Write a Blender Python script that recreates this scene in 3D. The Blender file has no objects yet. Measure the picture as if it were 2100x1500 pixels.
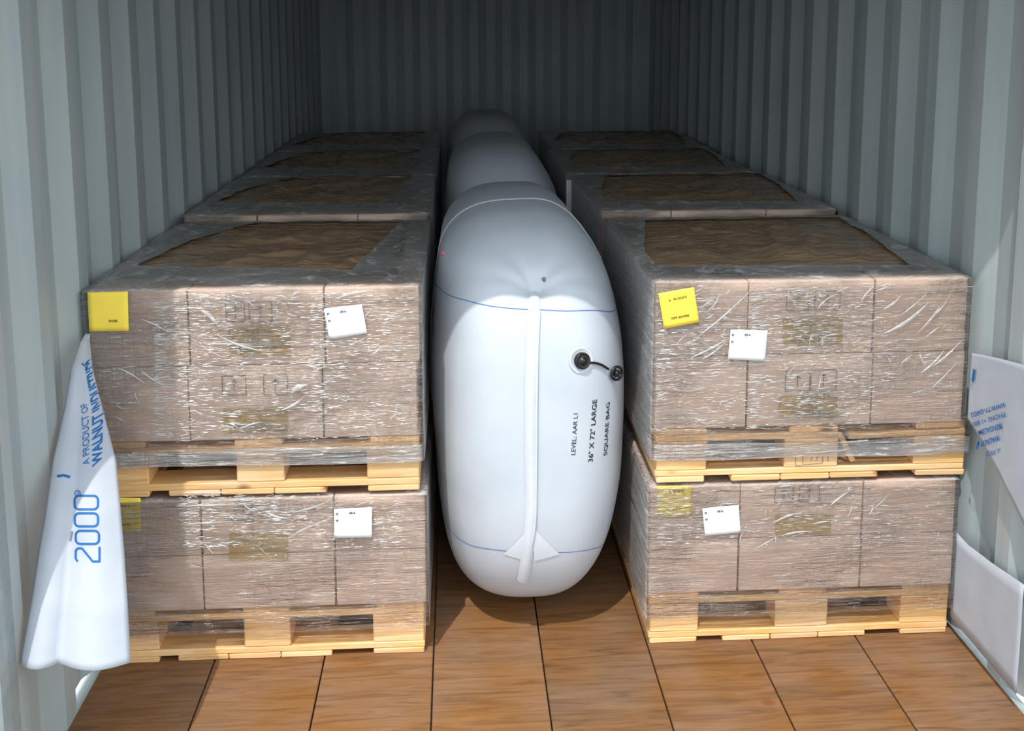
import bpy, bmesh, math, random
from mathutils import Vector, Matrix, noise
from mathutils.bvhtree import BVHTree

random.seed(7)
SC = bpy.context.scene
COL = SC.collection

# ------------------------------------------------------------------ camera
F_PX, PX, PY = 2225.0, 1085.0, 385.0          # focal length and principal point on the 2100 x 1500 frame
CAM = Vector((0.0, 0.0, 1.73))
y_c = Vector((935 - PX, 55 - PY, F_PX)).normalized()            # container's long axis in camera axes (right, down, forward)
d_c = Vector((0.0, F_PX * F_PX / 330.0, F_PX)).normalized()     # straight down
x_c = d_c.cross(y_c)
RIGHT = Vector((x_c[0], y_c[0], -d_c[0]))
DOWN = Vector((x_c[1], y_c[1], -d_c[1]))
FWD = Vector((x_c[2], y_c[2], -d_c[2]))
cam_data = bpy.data.cameras.new('camera')
cam_data.sensor_fit = 'HORIZONTAL'
cam_data.sensor_width = 36.0
cam_data.lens = F_PX / 2100.0 * 36.0
cam_data.shift_x = (1050.0 - PX) / 2100.0
cam_data.shift_y = -(750.0 - PY) / 2100.0
cam_data.clip_start = 0.05
cam = bpy.data.objects.new('camera', cam_data)
COL.objects.link(cam)
M3 = Matrix((RIGHT, -DOWN, -FWD)).transposed()
cam.matrix_world = Matrix.Translation(CAM) @ M3.to_4x4()
SC.camera = cam

# ------------------------------------------------------------------ light
SC.view_settings.view_transform = 'Standard'
SC.view_settings.look = 'None'
SC.view_settings.gamma = 1.0
SC.view_settings.use_curve_mapping = False
SC.view_settings.exposure = 0.0
SC.cycles.transparent_max_bounces = 16
SC.cycles.max_bounces = 10
SC.cycles.sample_clamp_indirect = 6.0

SUN_EL, SUN_AZ = math.radians(60), math.radians(22)
SUN_STRENGTH, SKY_STRENGTH = 3.1, 2.15
sun_dir = Vector((math.sin(SUN_AZ) * math.cos(SUN_EL), math.cos(SUN_AZ) * math.cos(SUN_EL), -math.sin(SUN_EL)))
sun_data = bpy.data.lights.new('sun', 'SUN')
sun_data.energy = SUN_STRENGTH
sun_data.color = (1.0, 0.95, 0.87)
sun_data.angle = math.radians(0.6)
sun = bpy.data.objects.new('sun', sun_data)
COL.objects.link(sun)
sun.rotation_euler = sun_dir.to_track_quat('-Z', 'Y').to_euler()
sun.location = (-1, -4, 6)
world = bpy.data.worlds.new('sky')
world.use_nodes = True
SC.world = world
bg = world.node_tree.nodes['Background']
bg.inputs[0].default_value = (0.88, 0.95, 1.0, 1)
bg.inputs[1].default_value = SKY_STRENGTH


# ------------------------------------------------------------------ helpers
def ray(x, y):
    return RIGHT * (x - PX) + DOWN * (y - PY) + FWD * F_PX


def at_y(x, y, Y):
    d = ray(x, y)
    return CAM + d * (Y / d.y)


def at_x(x, y, X):
    d = ray(x, y)
    return CAM + d * (X / d.x)


def at_z(x, y, Z):
    d = ray(x, y)
    return CAM + d * ((Z - CAM.z) / d.z)


def srgb(r, g, b):
    def c(v):
        v /= 255.0
        return v / 12.92 if v <= 0.04045 else ((v + 0.055) / 1.055) ** 2.4
    return (c(r), c(g), c(b), 1.0)


def tag(o, label=None, cat=None, group=None, kind=None):
    if label: o['label'] = label
    if cat: o['category'] = cat
    if group: o['group'] = group
    if kind: o['kind'] = kind
    return o


def empty(name, loc, label=None, cat=None, group=None):
    o = bpy.data.objects.new(name, None)
    o.empty_display_size = 0.1
    o.location = loc
    COL.objects.link(o)
    return tag(o, label, cat, group)


def origin_of(o):
    p = Vector((0, 0, 0))
    while o:
        p = p + o.location
        o = o.parent
    return p


def link(name, me, parent=None, loc=None, mat=None):
    """Link a mesh. With loc None the mesh is in world coordinates and is shifted to its parent's origin."""
    o = bpy.data.objects.new(name, me)
    if mat is not None and not me.materials:
        me.materials.append(mat)
    COL.objects.link(o)
    if parent is not None:
        o.parent = parent
    if loc is not None:
        o.location = loc
    elif parent is not None:
        me.transform(Matrix.Translation(-origin_of(parent)))
    return o


def mesh(verts, faces, smooth=False):
    me = bpy.data.meshes.new('m')
    me.from_pydata([tuple(v) for v in verts], [], faces)
    me.update()
    if smooth:
        for p in me.polygons: p.use_smooth = True
    return me


def box_mesh(sx, sy, sz, bevel=0.0, seg=1, jitter=0.0):
    """Box standing on z=0, centred in x and y."""
    bm = bmesh.new()
    bmesh.ops.create_cube(bm, size=1.0)
    for v in bm.verts:
        v.co = Vector((v.co.x * sx, v.co.y * sy, (v.co.z + 0.5) * sz))
        if jitter: v.co += Vector((random.uniform(-1, 1), random.uniform(-1, 1), random.uniform(-1, 1))) * jitter
    if bevel:
        bmesh.ops.bevel(bm, geom=bm.edges[:], offset=bevel, segments=seg, affect='EDGES', profile=0.5)
    me = bpy.data.meshes.new('m')
    bm.to_mesh(me)
    bm.free()
    return me


def copy_tree(o, parent=None):
    c = o.copy()
    COL.objects.link(c)
    c.parent = parent
    for ch in list(o.children):
        copy_tree(ch, c)
    return c


# ------------------------------------------------------------------ materials
class NT:
    def __init__(self, name):
        self.m = bpy.data.materials.new(name)
        self.m.use_nodes = True
        self.t = self.m.node_tree
        self.t.nodes.clear()
        self.out = self.n('ShaderNodeOutputMaterial')

    def n(self, typ, **kw):
        nd = self.t.nodes.new(typ)
        for k, v in kw.items():
            if k.startswith('i_'):
                key = k[2:]
                nd.inputs[int(key) if key.isdigit() else key.replace('_', ' ')].default_value = v
            else:
                setattr(nd, k, v)
        return nd

    def l(self, a, b):
        self.t.links.new(a, b)

    def coord(self, scale=(1, 1, 1), kind='Object'):
        tc = self.n('ShaderNodeTexCoord')
        mp = self.n('ShaderNodeMapping')
        mp.inputs['Scale'].default_value = scale
        self.l(tc.outputs[kind], mp.inputs['Vector'])
        return mp.outputs[0]

    def noise(self, vec, scale=5, detail=3, rough=0.5, dist=0.0):
        nd = self.n('ShaderNodeTexNoise')
        nd.inputs['Scale'].default_value = scale
        nd.inputs['Detail'].default_value = detail
        nd.inputs['Roughness'].default_value = rough
        nd.inputs['Distortion'].default_value = dist
        self.l(vec, nd.inputs['Vector'])
        return nd.outputs['Fac']

    def ramp(self, fac, stops):
        nd = self.n('ShaderNodeValToRGB')
        el = nd.color_ramp.elements
        while len(el) < len(stops): el.new(0.5)
        for e, (p, c) in zip(el, stops):
            e.position = p
            e.color = c if len(c) == 4 else (*c, 1)
        self.l(fac, nd.inputs[0])
        return nd.outputs[0]

    def rng(self, fac, a, b, c, d):
        nd = self.n('ShaderNodeMapRange')
        for i, v in zip((1, 2, 3, 4), (a, b, c, d)): nd.inputs[i].default_value = v
        self.l(fac, nd.inputs[0])
        return nd.outputs[0]

    def math(self, op, a, b=None):
        nd = self.n('ShaderNodeMath', operation=op)
        for i, v in enumerate((a, b)):
            if v is None: continue
            if isinstance(v, (int, float)): nd.inputs[i].default_value = v
            else: self.l(v, nd.inputs[i])
        return nd.outputs[0]

    def bump(self, h, strength=0.3, dist=0.01):
        nd = self.n('ShaderNodeBump')
        nd.inputs['Strength'].default_value = strength
        nd.inputs['Distance'].default_value = dist
        self.l(h, nd.inputs['Height'])
        return nd.outputs[0]

    def bsdf(self, color, rough=0.6, spec=0.5, normal=None, metallic=0.0):
        b = self.n('ShaderNodeBsdfPrincipled')
        if isinstance(color, tuple): b.inputs['Base Color'].default_value = color
        else: self.l(color, b.inputs['Base Color'])
        if isinstance(rough, (int, float)): b.inputs['Roughness'].default_value = rough
        else: self.l(rough, b.inputs['Roughness'])
        b.inputs['Specular IOR Level'].default_value = spec
        b.inputs['Metallic'].default_value = metallic
        if normal is not None: self.l(normal, b.inputs['Normal'])
        return b.outputs[0]

    def done(self, sh):
        self.l(sh, self.out.inputs[0])
        return self.m


def plain(name, col, rough=0.6, spec=0.4, amt=0.12, scale=30.0):
    t = NT(name)
    n = t.noise(t.coord(), scale, 3)
    dark = tuple(c * (1 - amt) for c in col[:3])
    lite = tuple(min(1, c * (1 + amt * 0.6)) for c in col[:3])
    return t.done(t.bsdf(t.ramp(n, [(0.3, dark), (0.7, lite)]), rough, spec))


def mat_cardboard():
    t = NT('cardboard')
    v = t.coord()
    n = t.noise(v, 4, 4)
    fl = t.noise(t.coord((3, 3, 160)), 1.0, 2)
    base = t.ramp(n, [(0.3, srgb(214, 187, 170)), (0.7, srgb(226, 200, 182))])
    return t.done(t.bsdf(base, 0.75, 0.25, t.bump(fl, 0.12, 0.002)))


def mat_wood(name, a, b, c):
    t = NT(name)
    info = t.n('ShaderNodeObjectInfo')
    tc = t.n('ShaderNodeTexCoord')
    add = t.n('ShaderNodeVectorMath', operation='ADD')
    sc = t.n('ShaderNodeVectorMath', operation='SCALE')
    comb = t.n('ShaderNodeCombineXYZ', i_0=1.0, i_1=2.3, i_2=0.7)
    t.l(comb.outputs[0], sc.inputs[0])
    t.l(info.outputs['Random'], sc.inputs['Scale'])
    sc2 = t.n('ShaderNodeVectorMath', operation='SCALE')
    sc2.inputs['Scale'].default_value = 1.0
    t.l(tc.outputs['Object'], sc2.inputs[0])
    sc3 = t.n('ShaderNodeVectorMath', operation='SCALE')
    t.l(sc.outputs[0], sc3.inputs[0]); sc3.inputs['Scale'].default_value = 7.0
    t.l(sc2.outputs[0], add.inputs[0]); t.l(sc3.outputs[0], add.inputs[1])
    mp = t.n('ShaderNodeMapping'); mp.inputs['Scale'].default_value = (4, 40, 60)
    t.l(add.outputs[0], mp.inputs['Vector'])
    grain = t.noise(mp.outputs[0], 1.0, 5, 0.6, 1.2)
    big = t.noise(add.outputs[0], 5, 2)
    col = t.ramp(grain, [(0.25, a), (0.5, b), (0.8, c)])
    # a few knots and dark streaks
    vor = t.n('ShaderNodeTexVoronoi'); vor.inputs['Scale'].default_value = 4.2
    t.l(add.outputs[0], vor.inputs['Vector'])
    knot = t.ramp(vor.outputs['Distance'], [(0.05, (1, 1, 1)), (0.12, (0, 0, 0))])
    mx = t.n('ShaderNodeMix', data_type='RGBA'); mx.inputs[7].default_value = srgb(120, 62, 30)
    t.l(knot, mx.inputs[0]); t.l(col, mx.inputs[6])
    hs = t.n('ShaderNodeHueSaturation')
    t.l(t.rng(info.outputs['Random'], 0, 1, 0.86, 1.08), hs.inputs['Value'])
    t.l(t.rng(big, 0.3, 0.7, 0.85, 1.1), hs.inputs['Saturation'])
    t.l(mx.outputs[2], hs.inputs['Color'])
    return t.done(t.bsdf(hs.outputs[0], 0.7, 0.25, t.bump(grain, 0.25, 0.002)))


def mat_film(name, haze=(0.10, 0.32), rough=0.24, bump=0.5, gain=1.6, crinkle=0.5):
    """Stretch film: clear sheet with a varying milky haze, glint streaks painted into it, and fine drawn wrinkles."""
    t = NT(name)
    v = t.coord()
    patch = t.noise(t.coord((2.2, 2.2, 3.0)), 1.6, 2)
    streak = t.noise(t.coord((16, 16, 150)), 1.0, 3, 0.65, 0.6)
    streak2 = t.noise(t.coord((3.0, 3.0, 48)), 1.0, 2, 0.5, 0.5)
    vert = t.noise(t.coord((120, 120, 4)), 1.0, 2, 0.5, 0.3)
    crk = t.noise(v, 38, 4, 0.6, 1.5)
    m1 = t.rng(patch, 0.42, 0.6, 0.0, 1.0)
    h = t.math('ADD', t.math('MULTIPLY', streak, 0.9), t.math('MULTIPLY', streak2, 1.4))
    h = t.math('ADD', h, t.math('MULTIPLY', t.math('MULTIPLY', vert, m1), 0.5))
    h = t.math('ADD', h, t.math('MULTIPLY', crk, crinkle))
    stren = t.rng(patch, 0.38, 0.58, bump * 0.55, bump * 1.25)
    bp = t.n('ShaderNodeBump'); bp.inputs['Distance'].default_value = 0.02
    t.l(h, bp.inputs['Height']); t.l(stren, bp.inputs['Strength'])
    nrm = bp.outputs[0]
    tr = t.n('ShaderNodeBsdfTransparent')
    df = t.n('ShaderNodeBsdfDiffuse'); df.inputs[0].default_value = (0.86, 0.88, 0.90, 1); t.l(nrm, df.inputs['Normal'])
    tl = t.n('ShaderNodeBsdfTranslucent'); tl.inputs[0].default_value = (0.86, 0.88, 0.90, 1)
    hz = t.n('ShaderNodeMixShader', i_0=0.45); t.l(df.outputs[0], hz.inputs[1]); t.l(tl.outputs[0], hz.inputs[2])
    hf = t.math('ADD', t.rng(streak2, 0.35, 0.65, haze[0], haze[1]), t.math('ADD', t.rng(patch, 0.4, 0.62, -0.04, 0.07), t.rng(streak, 0.53, 0.70, 0.0, haze[1] * 2.0)))  # haze whitened along the streaks to imitate sun glints
    base = t.n('ShaderNodeMixShader')
    t.l(hf, base.inputs[0]); t.l(tr.outputs[0], base.inputs[1]); t.l(hz.outputs[0], base.inputs[2])
    gl0 = t.n('ShaderNodeBsdfGlossy'); gl0.inputs['Roughness'].default_value = rough; t.l(nrm, gl0.inputs['Normal'])
    gl1 = t.n('ShaderNodeBsdfGlossy'); gl1.inputs['Roughness'].default_value = min(0.6, rough * 2.4); t.l(nrm, gl1.inputs['Normal'])
    gl = t.n('ShaderNodeMixShader', i_0=0.45); t.l(gl0.outputs[0], gl.inputs[1]); t.l(gl1.outputs[0], gl.inputs[2])
    fr = t.n('ShaderNodeFresnel', i_IOR=1.48); t.l(nrm, fr.inputs['Normal'])
    fac = t.n('ShaderNodeMath', operation='MULTIPLY', use_clamp=True); fac.inputs[1].default_value = gain
    t.l(fr.outputs[0], fac.inputs[0])
    mx = t.n('ShaderNodeMixShader')
    t.l(fac.outputs[0], mx.inputs[0]); t.l(base.outputs[0], mx.inputs[1]); t.l(gl.outputs[0], mx.inputs[2])
    return t.done(mx.outputs[0])


def mat_bag():
    t = NT('woven_white_poly')
    w1 = t.noise(t.coord((14, 14, 520)), 1.0, 2)
    w2 = t.noise(t.coord((420, 420, 9)), 1.0, 2)
    n = t.noise(t.coord(), 5, 3)
    h = t.math('ADD', w1, w2)
    col = t.ramp(n, [(0.3, srgb(184, 192, 202)), (0.7, srgb(194, 201, 210))])
    return t.done(t.bsdf(col, 0.42, 0.5, t.bump(h, 0.10, 0.0012)))


def mat_paint(name, a, b):
    t = NT(name)
    n = t.noise(t.coord(), 2.2, 4)
    n2 = t.noise(t.coord((20, 20, 1.2)), 1.0, 3)
    mixv = t.math('ADD', t.math('MULTIPLY', n, 0.5), t.math('MULTIPLY', n2, 0.5))
    return t.done(t.bsdf(t.ramp(mixv, [(0.35, a), (0.65, b)]), 0.48, 0.4, t.bump(n2, 0.06, 0.002)))


M = {}
M['card'] = mat_cardboard()
M['wood'] = mat_wood('pine', srgb(206, 156, 98), srgb(234, 190, 134), srgb(244, 208, 156))
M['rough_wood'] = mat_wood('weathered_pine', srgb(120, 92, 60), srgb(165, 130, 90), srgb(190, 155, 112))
M['film'] = mat_film('stretch_film', (0.0, 0.15), 0.16, 0.7, 1.7, 0.6)
M['film_side'] = mat_film('stretch_film_side', (0.22, 0.45), 0.3, 0.4, 1.6, 0.4)  # extra milkiness paints in the light reflected by the side faces
M['film_band'] = mat_film('stretch_film_hem', (0.20, 0.44), 0.2, 0.5, 3.6, 0.5)
M['film_top'] = mat_film('stretch_film_hood', (0.10, 0.30), 0.25, 0.5, 1.2, 0.8)
def mat_slip():
    t = NT('brown_slip_sheet')
    n = t.noise(t.coord((2.5, 5, 2)), 1.6, 4, 0.55, 1.0)
    n2 = t.noise(t.coord((3, 7, 2)), 1.3, 2, 0.5, 1.8)
    col = t.ramp(n, [(0.3, srgb(132, 108, 86)), (0.7, srgb(158, 130, 102))])
    return t.done(t.bsdf(col, t.rng(n2, 0.3, 0.7, 0.16, 0.4), 0.5, t.bump(n2, 0.4, 0.04)))


M['film_sheet'] = mat_slip()
M['fold'] = mat_film('film_fold', (0.55, 0.85), 0.25, 0.12, 3.0, 0.5)  # folds whitened to imitate the sun glinting off them
M['bag'] = mat_bag()
M['seam'] = plain('seam_tape', srgb(204, 210, 219), 0.4, 0.5, 0.04)
M['paint'] = mat_paint('container_paint', srgb(154, 165, 168), srgb(170, 179, 180))
M['steel'] = plain('frame_steel', srgb(150, 160, 162), 0.5, 0.4)
M['plywood'] = mat_wood('floor_plywood', srgb(96, 66, 42), srgb(128, 92, 60), srgb(146, 108, 74))
M['concrete'] = plain('concrete', srgb(128, 126, 122), 0.9, 0.2, 0.15, 6)
M['yellow'] = plain('yellow_paper', srgb(250, 222, 84), 0.6, 0.3, 0.06, 12)
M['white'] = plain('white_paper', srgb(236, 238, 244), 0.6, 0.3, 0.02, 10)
M['kraft'] = plain('white_restraint_sheet', srgb(176, 182, 193), 0.6, 0.3, 0.05, 14)
M['blue_ink'] = plain('blue_ink', srgb(24, 100, 168), 0.6, 0.3)
M['black_ink'] = plain('black_ink', srgb(30, 32, 38), 0.6, 0.3)
M['grey_ink'] = plain('grey_ink', srgb(120, 122, 130), 0.6, 0.3)
M['pale_ink'] = plain('pale_box_ink', srgb(112, 106, 108), 0.7, 0.3)
M['olive_ink'] = plain('olive_ink', srgb(190, 160, 108), 0.7, 0.3, 0.12, 40)
M['line_ink'] = plain('pale_blue_ink', srgb(92, 122, 186), 0.6, 0.3)
M['rubber'] = plain('black_rubber', srgb(14, 15, 18), 0.35, 0.5)
M['pink'] = plain('pink_plastic', srgb(232, 96, 160), 0.4, 0.5)

FLOOR = -0.03
DOOR_Y, END_Y = 2.286, 8.15
WL, WR = -1.0, 1.452
CEIL = 2.36


# ------------------------------------------------------------------ container shell
def side_wall(name, X, sgn, phase, pitch):
    """Corrugated side wall: sgn=+1 faces +X (left wall). A flank facing the door ends at y=phase."""
    k0 = math.floor((DOOR_Y - phase) / pitch) + 1
    prof = [(DOOR_Y, 0.0)]
    k = k0
    while phase + k * pitch < END_Y:
        y = phase + k * pitch
        for yy, d in ((y - 0.070, 0.036), (y, 0.0), (y + 0.070, 0.0), (y + 0.140, 0.036)):
            if prof[-1][0] < yy < END_Y: prof.append((yy, d))
        k += 1
    prof.append((END_Y, 0.0))
    vs, fs = [], []
    for y, d in prof:
        vs += [(X - sgn * d, y, FLOOR), (X - sgn * d, y, CEIL), (X - sgn * 0.045, y, CEIL), (X - sgn * 0.045, y, FLOOR)]
    for i in range(len(prof) - 1):
        a, b = 4 * i, 4 * i + 4
        for p, q in ((0, 1), (1, 2), (2, 3), (3, 0)):
            fs.append((a + p, a + q, b + q, b + p) if sgn < 0 else (b + p, b + q, a + q, a + p))
    fs += [(0, 1, 2, 3), (4 * len(prof) - 4, 4 * len(prof) - 1, 4 * len(prof) - 2, 4 * len(prof) - 3)]
    o = link(name, mesh(vs, fs), mat=M['paint'])
    return tag(o, kind='structure')


side_wall('wall_left', WL, 1, 2.592, 0.281)
side_wall('wall_right', WR, -1, 2.913, 0.294)

vs, fs = [], []
n_c = 40
for i in range(n_c + 1):
    x = WL + (WR - WL) * i / n_c
    d = 0.03 if (i // 2) % 2 else 0.0
    vs += [(x, END_Y + d, FLOOR), (x, END_Y + d, CEIL), (x, END_Y + 0.04, CEIL), (x, END_Y + 0.04, FLOOR)]
for i in range(n_c):
    a, b = 4 * i, 4 * i + 4
    for p, q in ((0, 1), (1, 2), (2, 3), (3, 0)):
        fs.append((a + p, a + q, b + q, b + p))
tag(link('wall_back', mesh(vs, fs), mat=M['paint']), kind='structure')

W_OUT = WR - WL + 0.09
XC = (WL + WR) / 2
L_C = END_Y - DOOR_Y
me = box_mesh(W_OUT, L_C, 0.05)
tag(link('ceiling', me, loc=(XC, (DOOR_Y + END_Y) / 2, CEIL), mat=M['paint']), kind='structure')
fl = tag(link('floor', box_mesh(W_OUT, L_C, 0.10), loc=(XC, (DOOR_Y + END_Y) / 2, FLOOR - 0.13), mat=M['steel']), kind='structure')
n_pl = 8
pw = (WR - WL) / n_pl
plank = box_mesh(pw - 0.004, L_C, 0.03, 0.002)
plank.materials.append(M['plywood'])
for i in range(n_pl):
    link('plank', plank, fl, loc=(WL - XC + (i + 0.5) * pw, 0, 0.10))
post = box_mesh(0.10, 0.10, CEIL - FLOOR + 0.05, 0.006)
tag(link('trim_1', post, loc=(WL - 0.05, DOOR_Y, FLOOR), mat=M['steel']), kind='structure')
tag(link('trim_2', post, loc=(WR + 0.05, DOOR_Y, FLOOR), mat=M['steel']), kind='structure')
tag(link('trim_3', box_mesh(W_OUT + 0.1, 0.10, 0.16, 0.006), loc=(XC, DOOR_Y, 2.256), mat=M['steel']), kind='structure')
tag(link('ground', box_mesh(60, 40, 0.2), loc=(XC, DOOR_Y - 0.06 - 20, FLOOR - 0.36), mat=M['concrete']), kind='structure')


# ------------------------------------------------------------------ text
def text_mesh(s, bold=0.0):
    cu = bpy.data.curves.new('t', 'FONT')
    cu.body = s
    cu.size = 1.0
    cu.offset = bold
    cu.resolution_u = 3
    o = bpy.data.objects.new('t', cu)
    COL.objects.link(o)
    dg = bpy.context.evaluated_depsgraph_get()
    src = bpy.data.meshes.new_from_object(o.evaluated_get(dg))
    bpy.data.objects.remove(o)
    bpy.data.curves.remove(cu)
    return src


def lay_text(s, start, end, up, parent, mat, offset, bvh=None, bold=0.0, name='printed_text', cap=0.72):
    """Letters from start to end (baseline), cap height = |up|. With bvh they are pressed on along +Y."""
    me = text_mesh(s, bold)
    me.materials.clear()
    bm = bmesh.new(); bm.from_mesh(me)
    if bvh is not None:
        bmesh.ops.triangulate(bm, faces=bm.faces[:])
        bmesh.ops.subdivide_edges(bm, edges=[e for e in bm.edges if e.calc_length() > 0.35], cuts=2)
    xs = [v.co.x for v in bm.verts]
    x0, x1 = min(xs), max(xs)
    e1 = (end - start) / (x1 - x0)
    e2 = up / cap
    missed = []
    for v in bm.verts:
        p = start + e1 * (v.co.x - x0) + e2 * v.co.y
        if bvh is not None:
            hit = bvh.ray_cast(Vector((p.x, 0.5, p.z)), Vector((0, 1, 0)))
            if hit[0] is not None:
                nn = hit[1] if hit[1].y < 0 else -hit[1]
                p = hit[0] + nn * offset
            else:
                missed.append(v)
        else:
            p = p + Vector(offset)
        v.co = p
    if missed: bmesh.ops.delete(bm, geom=missed, context='VERTS')
    bm.to_mesh(me); bm.free()
    return link(name, me, parent, mat=mat)


def strokes(segs, parent, mat, Y, w, name='printed_text'):
    """Small flat bars in a plane of constant Y: segs = [(x0,z0,x1,z1)], for print too small to read."""
    vs, fs = [], []
    for x0, z0, x1, z1 in segs:
        d = Vector((x1 - x0, z1 - z0)); n = Vector((-d.y, d.x)).normalized() * w / 2
        b = len(vs)
        vs += [(x0 + n.x, Y, z0 + n.y), (x1 + n.x, Y, z1 + n.y), (x1 - n.x, Y, z1 - n.y), (x0 - n.x, Y, z0 - n.y)]
        fs.append((b, b + 1, b + 2, b + 3))
    return link(name, mesh(vs, fs), parent, mat=mat)


# ------------------------------------------------------------------ pallets
MESH = {}


def wood_piece(name, sx, sy, sz, parent, loc, mat='wood', rot=None):
    key = (round(sx, 3), round(sy, 3), round(sz, 3), mat)
    if key not in MESH:
        me = box_mesh(sx, sy, sz, 0.003, 1, 0.0008)
        me.materials.append(M[mat])
        MESH[key] = me
    o = link(name, MESH[key], parent, loc=loc)
    if rot: o.rotation_euler = rot
    return o


PAL_H = 0.156


def make_pallet(x0, x1, y0, y1, z, label, group, tops, blocks, skids, broken=False):
    """tops, blocks, skids: lists of (xa, xb) along the front edge."""
    xc, yc = (x0 + x1) / 2, (y0 + y1) / 2
    W, D = x1 - x0, y1 - y0
    t = empty('pallet', (xc, yc, z), label, 'pallet', group)
    for xa, xb in skids:
        wood_piece('skid_board', xb - xa, D, 0.017, t, ((xa + xb) / 2 - xc, 0, 0))
    for k, y in enumerate((y0 + 0.05, yc, y1 - 0.05)):
        wood_piece('lower_cross_board', W, 0.10, 0.019, t, (0, y - yc, 0.017), 'wood' if k == 0 else 'rough_wood')
        for xa, xb in blocks:
            wood_piece('block', xb - xa, 0.10, 0.084, t, ((xa + xb) / 2 - xc, y - yc, 0.036))
        if broken and k == 0:
            xm = blocks[1][1]
            wood_piece('upper_cross_board', xm - x0, 0.10, 0.019, t, ((x0 + xm) / 2 - xc, y - yc, 0.120))
            wood_piece('upper_cross_board', x1 - xm - 0.03, 0.10, 0.017, t, ((x1 + xm + 0.03) / 2 - xc, y - yc, 0.117), rot=(0, math.radians(-1.2), 0))
            wood_piece('broken_splinter', 0.016, 0.012, 0.095, t, (xm + 0.048 - xc, y0 + 0.010 - yc, 0.047), rot=(0, math.radians(-28), 0))
        else:
            wood_piece('upper_cross_board', W, 0.10, 0.019, t, (0, y - yc, 0.120))
    for i, (xa, xb) in enumerate(tops):
        wood_piece('top_board', xb - xa, D, 0.017, t, ((xa + xb) / 2 - xc, 0, 0.139))
    for i in range(len(tops) - 1):       # boards set back between the outer ones
        a, b = tops[i][1], tops[i + 1][0]
        wood_piece('top_board', min(0.10, b - a - 0.04), D - 0.24, 0.017, t, ((a + b) / 2 - xc, 0.1, 0.139), 'rough_wood')
    return t


# ------------------------------------------------------------------ wrapped carton loads
def carton_mesh(sx, sy, sz):
    key = ('carton', round(sx, 3), round(sy, 3), round(sz, 3))
    if key not in MESH:
        bm = bmesh.new()
        bmesh.ops.create_cube(bm, size=1.0)
        for v in bm.verts: v.co = Vector((v.co.x * sx, v.co.y * sy, (v.co.z + 0.5) * sz))
        bmesh.ops.bevel(bm, geom=bm.edges[:], offset=0.004, segments=2, affect='EDGES', profile=0.6)
        # closing flaps: a shallow groove across the middle of the top
        me = bpy.data.meshes.new('m'); bm.to_mesh(me); bm.free()
        me.materials.append(M['card'])
        MESH[key] = me
    return MESH[key]


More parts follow.
